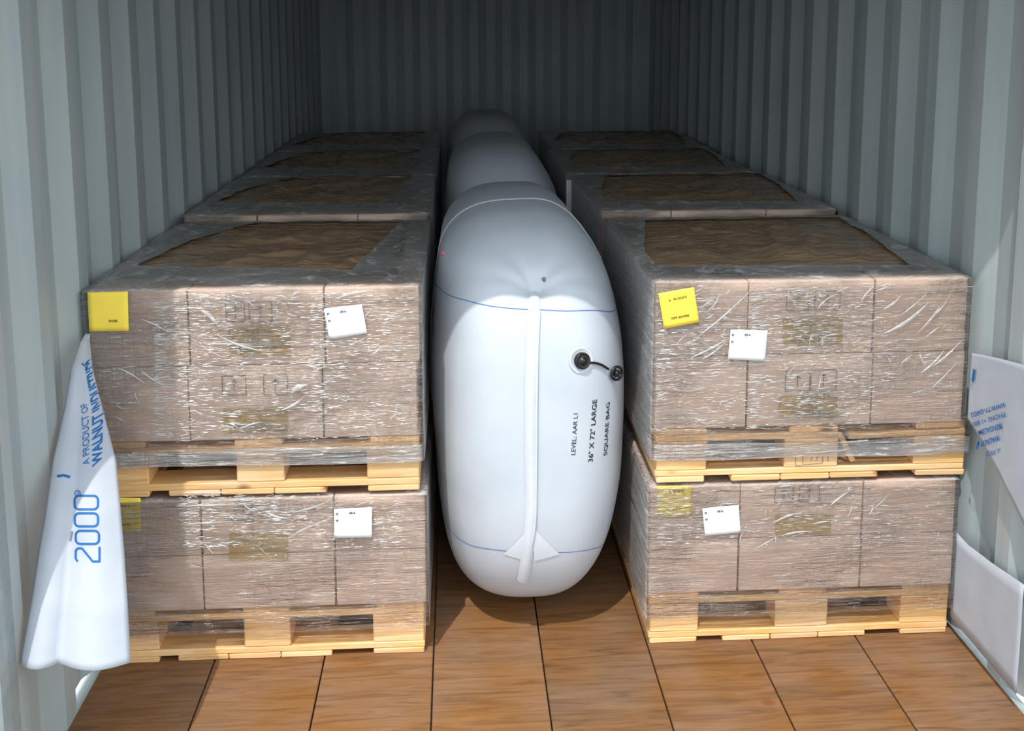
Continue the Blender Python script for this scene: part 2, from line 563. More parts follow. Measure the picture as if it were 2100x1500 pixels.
def film_mesh(x0, x1, y0, y1, zb, zt, hole, seed, rows=None, hem=0.006, base=None, zbase=0.0, amp=1.0):
    """Stretch film: four walls with a wavy hem, rounded over the top edge and running in to the hole."""
    e = 0.004
    X0, X1, Y0, Y1 = x0 - e, x1 + e, y0 - e, y1 + e
    step = 0.014
    per = []
    for (ax, ay, bx, by, nx, ny) in ((X0, Y0, X1, Y0, 0, -1), (X1, Y0, X1, Y1, 1, 0), (X1, Y1, X0, Y1, 0, 1), (X0, Y1, X0, Y0, -1, 0)):
        n = max(2, int(math.hypot(bx - ax, by - ay) / (step if ny == -1 else 0.03)))
        for i in range(n):
            f = i / n
            per.append((ax + (bx - ax) * f, ay + (by - ay) * f, nx, ny, i == 0))
    N = len(per)
    nz = 34
    vs, fs = [], []
    for j in range(nz + 1):
        f = j / nz
        for (x, y, nx, ny, corner) in per:
            z = zb + (zt - zb) * f
            if j == 0: z += (noise.noise((x * 3 + seed, y * 3, 0)) * 1.6) * hem
            p = Vector((x, y, z))
            a = noise.noise(Vector((x * 5 + seed, y * 5, z * 22))) * 0.0016 + noise.noise(Vector((x * 16, y * 16 + seed, z * 60))) * 0.0009
            d = 0.0022 + a
            if rows:
                for zr in rows: d -= 0.0035 * math.exp(-((z - zr) / 0.008) ** 2)
            if corner: d *= 0.3
            if base and z < zbase + 0.03:     # drawn out over the pallet below the cartons
                f2 = min(1.0, max(0.0, (zbase + 0.03 - z) / 0.025))
                x += f2 * max(0.0, base[1] - x1) * (x - X0) / (X1 - X0) + f2 * min(0.0, base[0] - x0) * (X1 - x) / (X1 - X0)
                d += 0.002 * f2
            vs.append((x + nx * d, y + ny * d, z))
        if j:
            for i in range(N):
                a, b = (j - 1) * N + i, (j - 1) * N + (i + 1) % N
                fs.append((a, b, b + N, a + N))
    # hood: from the rim in to the hole polygon (angles matched)
    cx, cy = (x0 + x1) / 2, (y0 + y1) / 2

    def hole_point(ang):
        best = None
        dx, dy = math.cos(ang), math.sin(ang)
        for i in range(len(hole)):
            ax, ay = hole[i][0] - cx, hole[i][1] - cy
            bx, by = hole[(i + 1) % len(hole)][0] - cx, hole[(i + 1) % len(hole)][1] - cy
            den = dx * (by - ay) - dy * (bx - ax)
            if abs(den) < 1e-9: continue
            tt = (ax * (by - ay) - ay * (bx - ax)) / den
            uu = (ax * dy - ay * dx) / den
            if tt > 0 and -1e-6 <= uu <= 1 + 1e-6 and (best is None or tt < best): best = tt
        return (cx + dx * best, cy + dy * best)
    K = 7
    for k in range(1, K + 1):
        f = k / K
        base = len(vs)
        for (x, y, nx, ny, corner) in per:
            hx, hy = hole_point(math.atan2(y - cy, x - cx))
            px, py = x + (hx - x) * f, y + (hy - y) * f
            z = zt + 0.003 + amp * (0.008 * f + 0.004 * noise.noise(Vector((px * 9 + seed, py * 9, 1))) * min(1, f * 3)) + amp * 0.003 * noise.noise(Vector((px * 30, py * 30, seed)))
            vs.append((px, py, z))
        for i in range(N):
            a, b = base - N + i, base - N + (i + 1) % N
            fs.append((a, b, base + (i + 1) % N, base + i))
    n_side = nz * N
    me = mesh(vs, fs, True)
    for k in ('film', 'film_top', 'film_side'): me.materials.append(M[k])
    for p in me.polygons:
        if p.index >= n_side: p.material_index = 1
        elif abs(p.normal.x) > 0.7: p.material_index = 2
    return me


def sheet_mesh(x0, x1, y0, y1, zt, seed, amp=1.0):
    nx, ny = 56, 44
    vs, fs = [], []
    for j in range(ny + 1):
        for i in range(nx + 1):
            u, v = i / nx, j / ny
            x, y = x0 + (x1 - x0) * u, y0 + (y1 - y0) * v
            q = Vector((x * 4 + seed, y * 3 - x * 1.5, seed))
            r = 1 - abs(noise.noise(q)) * 2
            r2 = 1 - abs(noise.noise(q * 2.3)) * 2
            edge = min(1, 4 * min(u, 1 - u, v, 1 - v))
            vs.append((x, y, zt + 0.002 + amp * edge * (0.014 * max(0, r) ** 4 + 0.008 * max(0, r2) ** 3)))
    for j in range(ny):
        for i in range(nx):
            a = j * (nx + 1) + i
            fs.append((a, a + 1, a + nx + 2, a + nx + 1))
    return mesh(vs, fs, True)


def band_mesh(x0, x1, y0, y1, z0, z1, seed):
    """The doubled-over lower hem of the film along the front and round both corners."""
    e = 0.0115
    path = [(x0 - e, y0 + 0.30), (x0 - e, y0 - e + 0.01), (x0 - e + 0.01, y0 - e)]
    n = 60
    path += [(x0 + 0.02 + (x1 - x0 - 0.04) * i / n, y0 - e) for i in range(n + 1)]
    path += [(x1 + e - 0.01, y0 - e), (x1 + e, y0 - e + 0.01), (x1 + e, y0 + 0.30)]
    vs, fs = [], []
    for (x, y) in path:
        lo = z0 + 0.009 * noise.noise(Vector((x * 3 + seed, y * 3, 0)))
        hi = z1 + 0.010 * noise.noise(Vector((x * 4, y * 4, seed)))
        for j in range(5):
            f = j / 4
            vs.append((x, y - 0.0012 * noise.noise(Vector((x * 12, f * 4, seed))), lo * (1 - f) + hi * f))
    for i in range(len(path) - 1):
        for j in range(4):
            a = 5 * i + j
            fs.append((a, a + 5, a + 6, a + 1))
    return mesh(vs, fs, True)


def make_load(x0, x1, y0, y1, z, layer_h, cols, label, group, hole, seed, film_drop, shift=(0.0, 0.0), base=None, band=0.0):
    """Cartons in two layers on the pallet top at z, wrapped in film that hangs film_drop below z."""
    xc, yc = (x0 + x1) / 2, (y0 + y1) / 2
    t = empty('wrapped_carton_load', (xc, yc, z), label, 'carton load', group)
    zt = z + 2 * layer_h
    g = 0.002
    for k in range(2):
        for i in range(len(cols) - 1):
            for j in range(2):
                sx = cols[i + 1] - cols[i] - 2 * g
                sy = (y1 - y0) / 2 - 2 * g
                link('carton', carton_mesh(sx, sy, layer_h - 0.002), t,
                     loc=((cols[i] + cols[i + 1]) / 2 - xc + shift[k] + random.uniform(-1, 1) * 0.0012,
                          y0 + (j + 0.5) * (y1 - y0) / 2 - yc + random.uniform(0, 1) * 0.002, k * layer_h + 0.001))
    amp = 1.0 if z > 0.3 else 0.3
    film = link('stretch_film', film_mesh(x0 + min(0, *shift), x1 + max(0, *shift), y0, y1, z - film_drop, zt, hole, seed, [z + layer_h, z], base=base, zbase=z, amp=amp), t)
    if band: link('film_hem', band_mesh(base[0], base[1], y0, y1, z - film_drop + 0.001, z - film_drop + band, seed), film, mat=M['film_band'])
    hx = [p[0] for p in hole]; hy = [p[1] for p in hole]
    link('top_sheet', sheet_mesh(max(x0 + 0.02, min(hx) - 0.03), min(x1 - 0.02, max(hx) + 0.03), max(y0 + 0.02, min(hy) - 0.03), min(y1 - 0.02, max(hy) + 0.03), zt - 0.001, seed, amp), t, mat=M['film_sheet'])
    return t, film


def fold(film, p, q, w, bend=0.0, h=0.5):
    """A raised crease in the film from p to q (points on the front plane)."""
    n = 8
    d = q - p
    side = Vector((-d.z, 0, d.x)).normalized()
    vs, fs = [], []
    for i in range(n + 1):
        f = i / n
        ww = w * (math.sin(math.pi * f ** 0.8) ** 1.3) * 0.5 * (1 + 0.5 * noise.noise(Vector((p.x * 40 + f * 5, p.z * 40, 1)))) + 0.0003
        c = p + d * f + side * bend * 4 * f * (1 - f)
        vs += [c + side * ww, c + Vector((0, -ww * h * 2, 0)) - side * ww * 0.15, c - side * ww]
    for i in range(n):
        a = 3 * i
        fs += [(a, a + 1, a + 4, a + 3), (a + 1, a + 2, a + 5, a + 4)]
    return link('film_fold', mesh(vs, fs, True), film, mat=M['fold'])


def paper(name, pts, Y, parent, mat, label=None, curl=0.002):
    """A sheet of paper from its four corners (pixels tl, tr, br, bl) on the plane Y, slightly curled, 0.6 mm thick."""
    c = [at_y(px, py, Y) for px, py in pts]
    n = 8
    vs, fs = [], []
    for s in (0, 1):
        for j in range(n + 1):
            for i in range(n + 1):
                u, v = i / n, j / n
                p = (c[0] * (1 - u) + c[1] * u) * (1 - v) + (c[3] * (1 - u) + c[2] * u) * v
                p = p + Vector((0, -curl * (2 * u - 1) ** 2 * (1 - v) + s * 0.0006, 0))
                vs.append(p)
    m = (n + 1) ** 2
    for j in range(n):
        for i in range(n):
            a = j * (n + 1) + i
            fs += [(a, a + n + 1, a + n + 2, a + 1), (m + a, m + a + 1, m + a + n + 2, m + a + n + 1)]
    ring = [i for i in range(n + 1)] + [(n + 1) * j + n for j in range(1, n + 1)] + [n * (n + 1) + i for i in range(n - 1, -1, -1)] + [(n + 1) * j for j in range(n - 1, 0, -1)]
    for a, b in zip(ring, ring[1:] + ring[:1]): fs.append((a, b, m + b, m + a))
    o = link(name, mesh(vs, fs, True), parent, mat=mat)
    if label: o['label'] = label
    return o


ROW_Y = [(2.86, 3.868), (3.90, 4.89), (4.925, 5.915), (5.95, 6.94)]
UP_Z, LOW_Z = 0.618, 0.126
PZ_UP, PZ_LOW = 0.462, FLOOR
LH_UP, LH_LOW = 0.2105, 0.162
cols_L = [-0.979, -0.719, -0.360, -0.105]
cols_R = [0.536, 0.796, 1.152, 1.418]
hole_L = [(-0.925, 3.12), (-0.30, 3.03), (-0.20, 3.80), (-0.70, 3.82), (-0.86, 3.50)]
hole_R = [(0.572, 3.03), (1.30, 2.985), (1.36, 3.45), (1.37, 3.79), (0.665, 3.76), (0.572, 3.25)]
top_R = [(0.550, 0.690), (0.924, 1.064), (1.290, 1.434)]
blk_R = [(0.548, 0.690), (0.912, 1.066), (1.286, 1.436)]
skd_R = [(0.549, 0.685), (0.762, 0.902), (0.904, 1.044), (1.046, 1.184), (1.295, 1.438)]
top_L = [(-0.980, -0.850), (-0.612, -0.482), (-0.245, -0.112)]
blk_L = [(-0.980, -0.844), (-0.608, -0.481), (-0.256, -0.113)]
skd_L = [(-0.980, -0.845), (-0.793, -0.655), (-0.653, -0.510), (-0.508, -0.367), (-0.254, -0.113)]

FY = 2.86
loads = {}
pR = make_pallet(0.545, 1.437 - 0.002, FY, 3.86, PZ_UP, 'pine pallet with a broken upper board and splinter, under the front right top load', 'pine block pallets', top_R, blk_R, skd_R, True)
pL = make_pallet(-0.984, -0.112, FY, 3.86, PZ_UP, 'pine pallet under the front left top load, beside the loose white sheet', 'pine block pallets', top_L, blk_L, skd_L)
loads['UL'] = make_load(-0.979, -0.105, FY, 3.868, UP_Z, LH_UP, cols_L, 'front left upper load of film-wrapped brown cartons with a tilted white label and half-lit face', 'film-wrapped carton loads', hole_L, 1.3, 0.068, (-0.010, 0.0), (-0.984, -0.112), 0.046)
loads['UR'] = make_load(0.536, 1.418, FY, 3.868, UP_Z, LH_UP, cols_R, 'front right upper load of film-wrapped brown cartons with a tilted bright yellow label', 'film-wrapped carton loads', hole_R, 5.7, 0.090, (0.004, 0.0), (0.545, 1.436), 0.050)

# lower front loads and their pallets
low_tL = [(a - 0.002, b - 0.002) for a, b in top_L]
pLL = make_pallet(-0.980, -0.105, FY + 0.01, 3.86, PZ_LOW, 'pine pallet on the container floor under the front left bottom load', 'pine block pallets',
                  [(-0.978, -0.85), (-0.61, -0.48), (-0.24, -0.107)], [(-0.978, -0.844), (-0.608, -0.481), (-0.25, -0.107)], [(-0.978, -0.845), (-0.793, -0.655), (-0.653, -0.510), (-0.508, -0.367), (-0.25, -0.107)])
pLR = make_pallet(0.536, 1.42, FY + 0.01, 3.86, PZ_LOW, 'pine pallet on the container floor under the front right bottom load', 'pine block pallets',
                  [(0.54, 0.68), (0.914, 1.054), (1.28, 1.418)], [(0.54, 0.68), (0.905, 1.06), (1.276, 1.418)], [(0.54, 0.676), (0.752, 0.892), (0.894, 1.034), (1.036, 1.174), (1.28, 1.418)])
cols_LL = [-0.972, -0.712, -0.35, -0.098]
cols_LR = [0.530, 0.790, 1.147, 1.420]
hole_LL = [(-0.86, 3.05), (-0.22, 3.05), (-0.22, 3.75), (-0.86, 3.75)]
hole_LR = [(0.66, 3.05), (1.30, 3.05), (1.30, 3.75), (0.66, 3.75)]
loads['LL'] = make_load(-0.972, -0.098, FY, 3.868, LOW_Z, LH_LOW, cols_LL, 'front left bottom load of film-wrapped cartons, yellow label half hidden by the hanging sheet', 'film-wrapped carton loads', hole_LL, 9.1, 0.07, base=(-0.980, -0.105))
loads['LR'] = make_load(0.530, 1.420, FY, 3.868, LOW_Z, LH_LOW, cols_LR, 'front right bottom load of film-wrapped cartons with yellow and white labels side by side', 'film-wrapped carton loads', hole_LR, 12.4, 0.07, base=(0.536, 1.42))

# rows behind: one of each built, then copied
rows_word = {1: 'second', 2: 'third', 3: 'last'}
for side, cols, tops, blks, skds, hole in (('left', [c - 0.002 for c in cols_L], top_L, blk_L, skd_L, hole_L), ('right', [c - 0.010 for c in cols_R], top_R, blk_R, skd_R, hole_R)):
    y0, y1 = ROW_Y[1]
    dy = y0 - FY
    h2 = [(x, y + dy) for x, y in hole]
    off = 0.0 if side == 'left' else -0.012
    base_load, _ = make_load(cols[0], cols[-1], y0, y1, UP_Z, LH_UP + 0.010, cols,
                             'upper film-wrapped carton load in the second row on the %s' % side, 'film-wrapped carton loads', h2, 20.2 + len(side), 0.07, base=(tops[0][0] + off - 0.001, tops[-1][1] + off + 0.001))
    off = 0.0 if side == 'left' else -0.012
    base_pal = make_pallet(tops[0][0] + off, tops[-1][1] + off, y0, y1, PZ_UP, 'pallet under the %s upper load of the second row' % side, 'pine block pallets',
                           [(a + off, b + off) for a, b in tops], [(a + off, b + off) for a, b in blks], [(a + off, b + off) for a, b in skds])
    low_load, _ = make_load(cols[0], cols[-1], y0, y1, LOW_Z, LH_LOW, cols,
                            'bottom film-wrapped carton load in the second row on the %s' % side, 'film-wrapped carton loads', h2, 31.2 + len(side), 0.07, base=(tops[0][0] + off - 0.001, tops[-1][1] + off + 0.001))
    low_pal = copy_tree(base_pal)
    low_pal.location.z = PZ_LOW
    low_pal['label'] = 'floor pallet under the %s bottom load of the second row' % side
    for r in (2, 3):
        for src, text in ((base_load, 'upper film-wrapped carton load in the %s row on the %s'), (base_pal, 'pallet under the %s row upper load on the %s'),
                          (low_load, 'bottom film-wrapped carton load in the %s row on the %s'), (low_pal, 'floor pallet under the %s row bottom load on the %s')):
            c = copy_tree(src)
            c.location.y += ROW_Y[r][0] - y0
            c.location.x += {('left', 2): 0.004, ('left', 3): 0.0, ('right', 2): -0.022, ('right', 3): 0.004}[(side, r)]
            c['label'] = text % (rows_word[r], side)

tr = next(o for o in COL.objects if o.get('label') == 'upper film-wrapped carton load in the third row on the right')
strip_me = box_mesh(0.030, 0.006, 0.40, 0.002)  # pale strip added to stand in for sunlight on this corner
link('sunlit_strip', strip_me, tr, loc=(cols_R[0] - 0.010 - (cols_R[0] + cols_R[-1] - 0.020) / 2 + 0.010, -(ROW_Y[1][1] - ROW_Y[1][0]) / 2 - 0.014, 0.015), mat=M['white'])['label'] = 'pale strip added as sunlight on the front corner'

# ------------------------------------------------------------------ labels and print on the front loads
SY = FY - 0.011     # outside the film
PYY = FY - 0.0006   # print on the cardboard


def bars(parent, x0, x1, y, Y, mat, n=6, h=9, seed=0):
    """A short line of print too small to read in the photograph."""
    rnd = random.Random(seed)
    segs = []
    p0, p1 = at_y(x0[0], x0[1], Y), at_y(x1[0], x1[1], Y)
    up = (at_y(x0[0], x0[1] - h, Y) - p0)
    for i in range(n):
        a = p0.lerp(p1, i / n); b = p0.lerp(p1, (i + 0.62) / n)
        k = rnd.uniform(0.5, 1)
        segs.append((a.x, a.z, a.x + up.x * k, a.z + up.z * k))
        segs.append((a.x, a.z + up.z * k * 0.5, b.x, b.z + up.z * k * 0.5))
        if rnd.random() > 0.4: segs.append((b.x, b.z, b.x + up.x, b.z + up.z))
    return strokes(segs, parent, M[mat], Y, abs(up.z) * 0.22)


def ptext(s, a, b, hpx, Y, parent, mat, bold=0.02, name='printed_text'):
    p0, p1 = at_y(a[0], a[1], Y), at_y(b[0], b[1], Y)
    d = (p1 - p0).normalized()
    up = Vector((-d.z, 0, d.x)) * (hpx * Y / F_PX)
    return lay_text(s, p0, p1, up, parent, M[mat], (0, 0, 0), bold=bold, name=name)


def white_label(pts, load, label, Y=SY):
    o = paper('white_label', pts, Y, load, M['white'], label)
    (ax, ay), (bx, by), (cx, cy), (dx, dy) = pts

    def uv(u, v):
        return (ax + (bx - ax) * u + (dx - ax) * v, ay + (by - ay) * u + (dy - ay) * v)
    Yp = Y - 0.0028
    p, q = uv(0.40, 0.20), uv(0.58, 0.20)
    bars(o, p, q, 0, Yp, 'grey_ink', 5, 5, 3)
    for v in (0.22, 0.45):
        p, q = uv(0.06, v), uv(0.13, v)
        bars(o, p, q, 0, Yp, 'grey_ink', 2, 7, 4)
    return o


UL, UR, LL, LR = (loads[k][0] for k in ('UL', 'UR', 'LL', 'LR'))
# yellow labels
y1 = paper('yellow_label', ((179, 600), (262, 598), (264, 679), (183, 680)), SY, UL, M['yellow'], 'yellow square label folded round the corner', 0.0)
ptext('SHORE', (223, 661), (241, 661), 5, SY - 0.001, y1, 'black_ink', 0.02)
y2 = paper('yellow_label', ((1350, 602), (1423, 589), (1434, 661), (1362, 675)), SY, UR, M['yellow'], 'bright yellow square label, tilted', 0.001)
ptext('A', (1372, 619), (1376, 618), 5, SY - 0.0022, y2, 'black_ink', 0.03)
ptext('ALLOCATE', (1381, 616), (1409, 611), 5, SY - 0.0022, y2, 'black_ink', 0.02)
ptext('OFF SHORE', (1377, 656), (1414, 649), 5, SY - 0.0022, y2, 'black_ink', 0.02)
y3 = paper('yellow_label', ((230, 1021), (288, 1022), (290, 1092), (232, 1092)), FY - 0.0015, LL, M['yellow'], 'yellow label under the film', 0.0)
ptext('ALLOCATE', (236, 1041), (267, 1041), 5, FY - 0.0022, y3, 'black_ink', 0.02)
ptext('OFF SHORE', (234, 1079), (268, 1079), 5, FY - 0.0022, y3, 'black_ink', 0.02)
y4 = paper('yellow_label', ((1348, 997), (1420, 997), (1419, 1059), (1348, 1062)), FY - 0.0015, LR, M['yellow'], 'yellow label under the film', 0.0)
ptext('A ALLOCATE', (1364, 1011), (1402, 1010), 5, FY - 0.0022, y4, 'black_ink', 0.02)
ptext('OFF SHORE', (1366, 1047), (1402, 1046), 5, FY - 0.0022, y4, 'black_ink', 0.02)
# white labels
white_label(((664, 633), (742, 624), (753, 684), (675, 696)), UL, 'white address label, tilted')
white_label(((1498, 676), (1574, 678), (1569, 741), (1493, 737)), UR, 'white address label, nearly level')
white_label(((685, 1044), (763, 1041), (763, 1103), (685, 1104)), LL, 'white address label')
white_label(((1440, 1043), (1515, 1036), (1519, 1093), (1446, 1100)), LR, 'white address label, slightly tilted')


def flat_px(name, pts, Y, parent, mat):
    vs = [at_y(x, y, Y) for x, y in pts]
    return link(name, mesh(vs, [tuple(range(len(vs)))[::-1]]), parent, mat=M[mat])


def icon(parent, x, y, w, h, Y):
    """Outline of a packing symbol: a frame with an arrow."""
    p0, p1 = at_y(x, y, Y), at_y(x + w, y + h, Y)
    s = [(p0.x, p0.z, p1.x, p0.z), (p1.x, p0.z, p1.x, p1.z), (p1.x, p1.z, p0.x, p1.z), (p0.x, p1.z, p0.x, p0.z)]
    mx = (p0.x + p1.x) / 2
    s += [(mx, p1.z * 0.8 + p0.z * 0.2, mx, p0.z * 0.8 + p1.z * 0.2), (mx, p0.z * 0.8 + p1.z * 0.2, mx - 0.008, p0.z * 0.6 + p1.z * 0.4), (mx, p0.z * 0.8 + p1.z * 0.2, mx + 0.008, p0.z * 0.6 + p1.z * 0.4)]
    return strokes(s, parent, M['pale_ink'], Y, 0.0022, 'printed_symbol')


for load, (x0, y0, x1, y1), lines in (
        (UR, (1607, 652, 1728, 708), (('AVICENTA', 1632, 1706, 668, 7), ('CREL', 1652, 1686, 684, 8), ('8 BUNDS', 1622, 1708, 703, 10))),
        (UR, (1598, 812, 1718, 856), (('AVICENTA', 1636, 1704, 816, 7), ('CREL', 1654, 1686, 831, 8), ('SOUNDS', 1636, 1704, 851, 11))),
        (UL, (468, 668, 596, 730), (('AVICENTA', 488, 556, 684, 8), ('CREL', 506, 534, 700, 8), ('8 BUNDLES', 476, 568, 718, 9))),
        (UL, (458, 838, 590, 890), (('SOUNDS', 480, 560, 880, 9),)),
        (LR, (1590, 1056, 1704, 1096), ()),
        (LL, (470, 1094, 590, 1150), (('SOUNDS', 474, 520, 1072, 8),))):
    panel = flat_px('printed_panel', ((x0, y0), (x1, y0), (x1, y1), (x0, y1)), PYY, load, 'olive_ink')
    for s, xa, xb, yb, h in lines:
        ptext(s, (xa, yb), (xb, yb - (xb - xa) * 0.015), h, PYY - 0.0006, panel, 'grey_ink', 0.01)
for load, spots in ((UR, ((1612, 762, 48, 40), (1664, 760, 50, 40), (1614, 600, 44, 36), (1672, 598, 50, 36))), (UL, ((462, 620, 40, 40), (510, 620, 48, 40), (455, 772, 50, 38), (540, 770, 50, 40))),
                    (LR, ((1590, 1000, 36, 30), (1640, 998, 40, 30))), (LL, ((480, 1030, 36, 26),))):
    for x, y, w, h in spots: icon(load, x, y, w, h, PYY)

# pressed stamp on the middle block of the right pallet
stamp = [(1631, 955, 1631, 934), (1631, 955, 1644, 955), (1645, 953, 1686, 950), (1686, 950, 1687, 936), (1646, 934, 1646, 952), (1664, 938, 1664, 944), (1676, 936, 1674, 944), (1697, 934, 1698, 946)]
strokes([(at_y(a, b, FY).x, at_y(a, b, FY).z, at_y(c, d, FY).x, at_y(c, d, FY).z) for a, b, c, d in stamp], pR, M['grey_ink'], FY - 0.002, 0.0016, 'stamp_mark')

# raised creases in the film (pixel ends on the front plane, width in metres, bend)
FOLDS = {
    'UL': [((287, 654), (348, 684), .006, .003), ((412, 637), (445, 668), .022, .004), ((440, 683), (560, 722), .010, -.012), ((410, 707), (465, 735), .006, -.004),
           ((566, 606), (590, 615), .006, .004), ((596, 612), (620, 600), .008, .006), ((596, 808), (632, 790), .030, .006), ((575, 842), (625, 812), .012, -.006), ((470, 870), (488, 880), .008, .004), ((490, 882), (540, 866), .010, .004), ((452, 872), (486, 884), .006, .003), ((432, 706), (520, 706), .004, 0), ((690, 612), (770, 596), .012, .004),
           ((242, 755), (300, 790), .005, .004), ((288, 760), (345, 795), .005, -.004)],
    'UR': [((1418, 700), (1545, 590), .008, -.006), ((1418, 733), (1500, 690), .010, -.004), ((1440, 737), (1490, 700), .008, -.004), ((1808, 686), (1912, 610), .016, -.014), ((1812, 634), (1850, 602), .014, -.006), ((1766, 618), (1793, 586), .010, .002), ((1902, 660), (1950, 602), .010, -.006), ((1880, 684), (1935, 612), .008, -.008), ((1845, 648), (1905, 596), .006, -.004),
           ((1676, 636), (1710, 606), .006, .005), ((1887, 766), (1938, 716), .012, -.006), ((1912, 752), (1962, 708), .010, -.004), ((1845, 748), (1868, 730), .010, 0), ((1425, 600), (1440, 592), .006, 0), ((1432, 635), (1460, 608), .005, -.004), ((1450, 640), (1476, 604), .006, -.005), ((1898, 692), (1930, 668), .008, 0), ((1905, 800), (1960, 745), .006, -.004)],
    'LL': [((598, 1052), (690, 1020), .012, -.006), ((590, 1104), (690, 1060), .010, .004), ((545, 1050), (600, 1062), .010, -.008), ((365, 1040), (520, 1036), .010, .002), ((368, 1078), (500, 1070), .010, .002), ((370, 1012), (480, 1010), .012, 0)],
    'LR': [((1700, 1040), (1750, 1002), .010, .002), ((1585, 1074), (1645, 1050), .012, .004), ((1600, 1100), (1668, 1090), .008, .004), ((1545, 1128), (1600, 1098), .006, 0), ((1668, 1076), (1704, 1070), .008, .003), ((1790, 1044), (1830, 1000), .006, -.006)],
}
for k, items in FOLDS.items():
    film = loads[k][1]
    for a, b, w, bend in items:
        p, q = at_y(a[0], a[1], FY - 0.0062), at_y(b[0], b[1], FY - 0.0062)
        fold(film, p, q, w * 0.6, bend, 0.4)

# many smaller creases, denser along the top rim and near the corners
rnd = random.Random(11)
for k, n_f in (('UL', 46), ('UR', 46), ('LL', 22), ('LR', 30)):
    root, film = loads[k]
    xa, xb = {'UL': (-0.93, -0.14), 'UR': (0.57, 1.39), 'LL': (-0.80, -0.13), 'LR': (0.57, 1.39)}[k]
    za, zb = (UP_Z, UP_Z + 2 * LH_UP) if k[0] == 'U' else (LOW_Z + 0.12, LOW_Z + 2 * LH_LOW)
    for _ in range(n_f):
        if rnd.random() < 0.35: z = zb - 0.004 - abs(rnd.gauss(0, 0.02))
        else: z = rnd.uniform(za + 0.01, zb - 0.02)
        x = rnd.uniform(xa, xb)
        ln = rnd.uniform(0.012, 0.055)
        an = rnd.gauss(0.9, 0.5) if k[1] == 'R' else rnd.gauss(-0.5 if x < -0.55 else 0.35, 0.5)
        p = Vector((x, FY - 0.0062, z)); q = p + Vector((math.cos(an), 0, math.sin(an))) * ln
        if q.z > zb - 0.002 or q.z < za: q = p + Vector((ln, 0, 0))
        fold(film, p, q, rnd.uniform(0.0012, 0.0040), rnd.uniform(-1, 1) * ln * 0.12, 0.4)

# fine horizontal crinkles massed and whitened to imitate sun glints: too many to pick apart
CRINKLE = {'UL': ((215, 345, 690, 900, 30), (320, 480, 595, 900, 400), (480, 640, 595, 900, 150), (640, 845, 600, 900, 330)), 'LL': ((370, 560, 1015, 1125, 160), (560, 830, 1015, 1125, 130)),
           'UR': ((1350, 1460, 600, 885, 170), (1545, 1790, 590, 880, 420), (1460, 1545, 600, 880, 90), (1790, 1950, 600, 870, 70)), 'LR': ((1350, 1940, 1000, 1120, 170),)}
for k, zones in CRINKLE.items():
    film = loads[k][1]
    vs, fs = [], []
    for xa, xb, ya, yb, n_f in zones:
        for _ in range(int(n_f * 2.4)):
            u = rnd.random(); u = u * u if rnd.random() < 0.5 else u
            x, y = xa + (xb - xa) * u, rnd.uniform(ya, yb)
            c = at_y(x, y, FY - 0.0064)
            ln, w = rnd.uniform(0.005, 0.030), rnd.uniform(0.0004, 0.0013)
            sl = rnd.gauss(0.02, 0.06)
            b = len(vs)
            for f, ww in ((-0.5, 0.15), (-0.15, 1.0), (0.2, 0.8), (0.5, 0.1)):
                q = c + Vector((ln * f, 0, ln * f * sl + rnd.uniform(-1, 1) * 0.0006))
                vs += [q + Vector((0, 0, w * ww)), q + Vector((0, -w * ww * rnd.uniform(0.5, 1.0), 0)), q + Vector((0, 0, -w * ww))]
            for i in range(3):
                a = b + 3 * i
                fs += [(a, a + 1, a + 4, a + 3), (a + 1, a + 2, a + 5, a + 4)]
    tag(link('glint_crinkles', mesh(vs, fs), film, mat=M['fold']), kind='stuff')

# ------------------------------------------------------------------ dunnage bags
BC = Vector((0.209, 3.6, 0.56))


WIDTH_Z = (-0.6, -0.45, -0.3, -0.15, 0.0, 0.15, 0.3, 0.42, 0.52, 0.62)
WIDTH_L = (1.03, 0.99, 0.945, 0.930, 0.955, 0.960, 0.972, 1.01, 1.09, 1.15)
WIDTH_R = (0.85, 0.89, 0.93, 0.955, 0.97, 0.97, 0.965, 0.94, 0.86, 0.78)


def side_width(x, z):
    t = WIDTH_R if x > 0 else WIDTH_L
    for k in range(len(t) - 1):
        if z <= WIDTH_Z[k + 1] or k == len(t) - 2:
            f = min(1.0, max(0.0, (z - WIDTH_Z[k]) / (WIDTH_Z[k + 1] - WIDTH_Z[k])))
            return t[k] * (1 - f) + t[k + 1] * f


def bag_shape(d):
    a, b, p, q = 0.312, 0.765, 2.9, 3.5
    c = 0.618 if d.z > 0 else 0.588
    x, y, z = abs(d.x) / a, abs(d.y) / b, abs(d.z) / c
    s = ((x ** p + z ** p) ** (q / p) + y ** q) ** (-1 / q)
    p = Vector((d.x * s, d.y * s, d.z * s))
    p.x *= side_width(p.x, p.z)
    return p


KNOT = Vector((0.006, -0.68, 0.46))      # gathered point on the front shoulder, relative to the centre


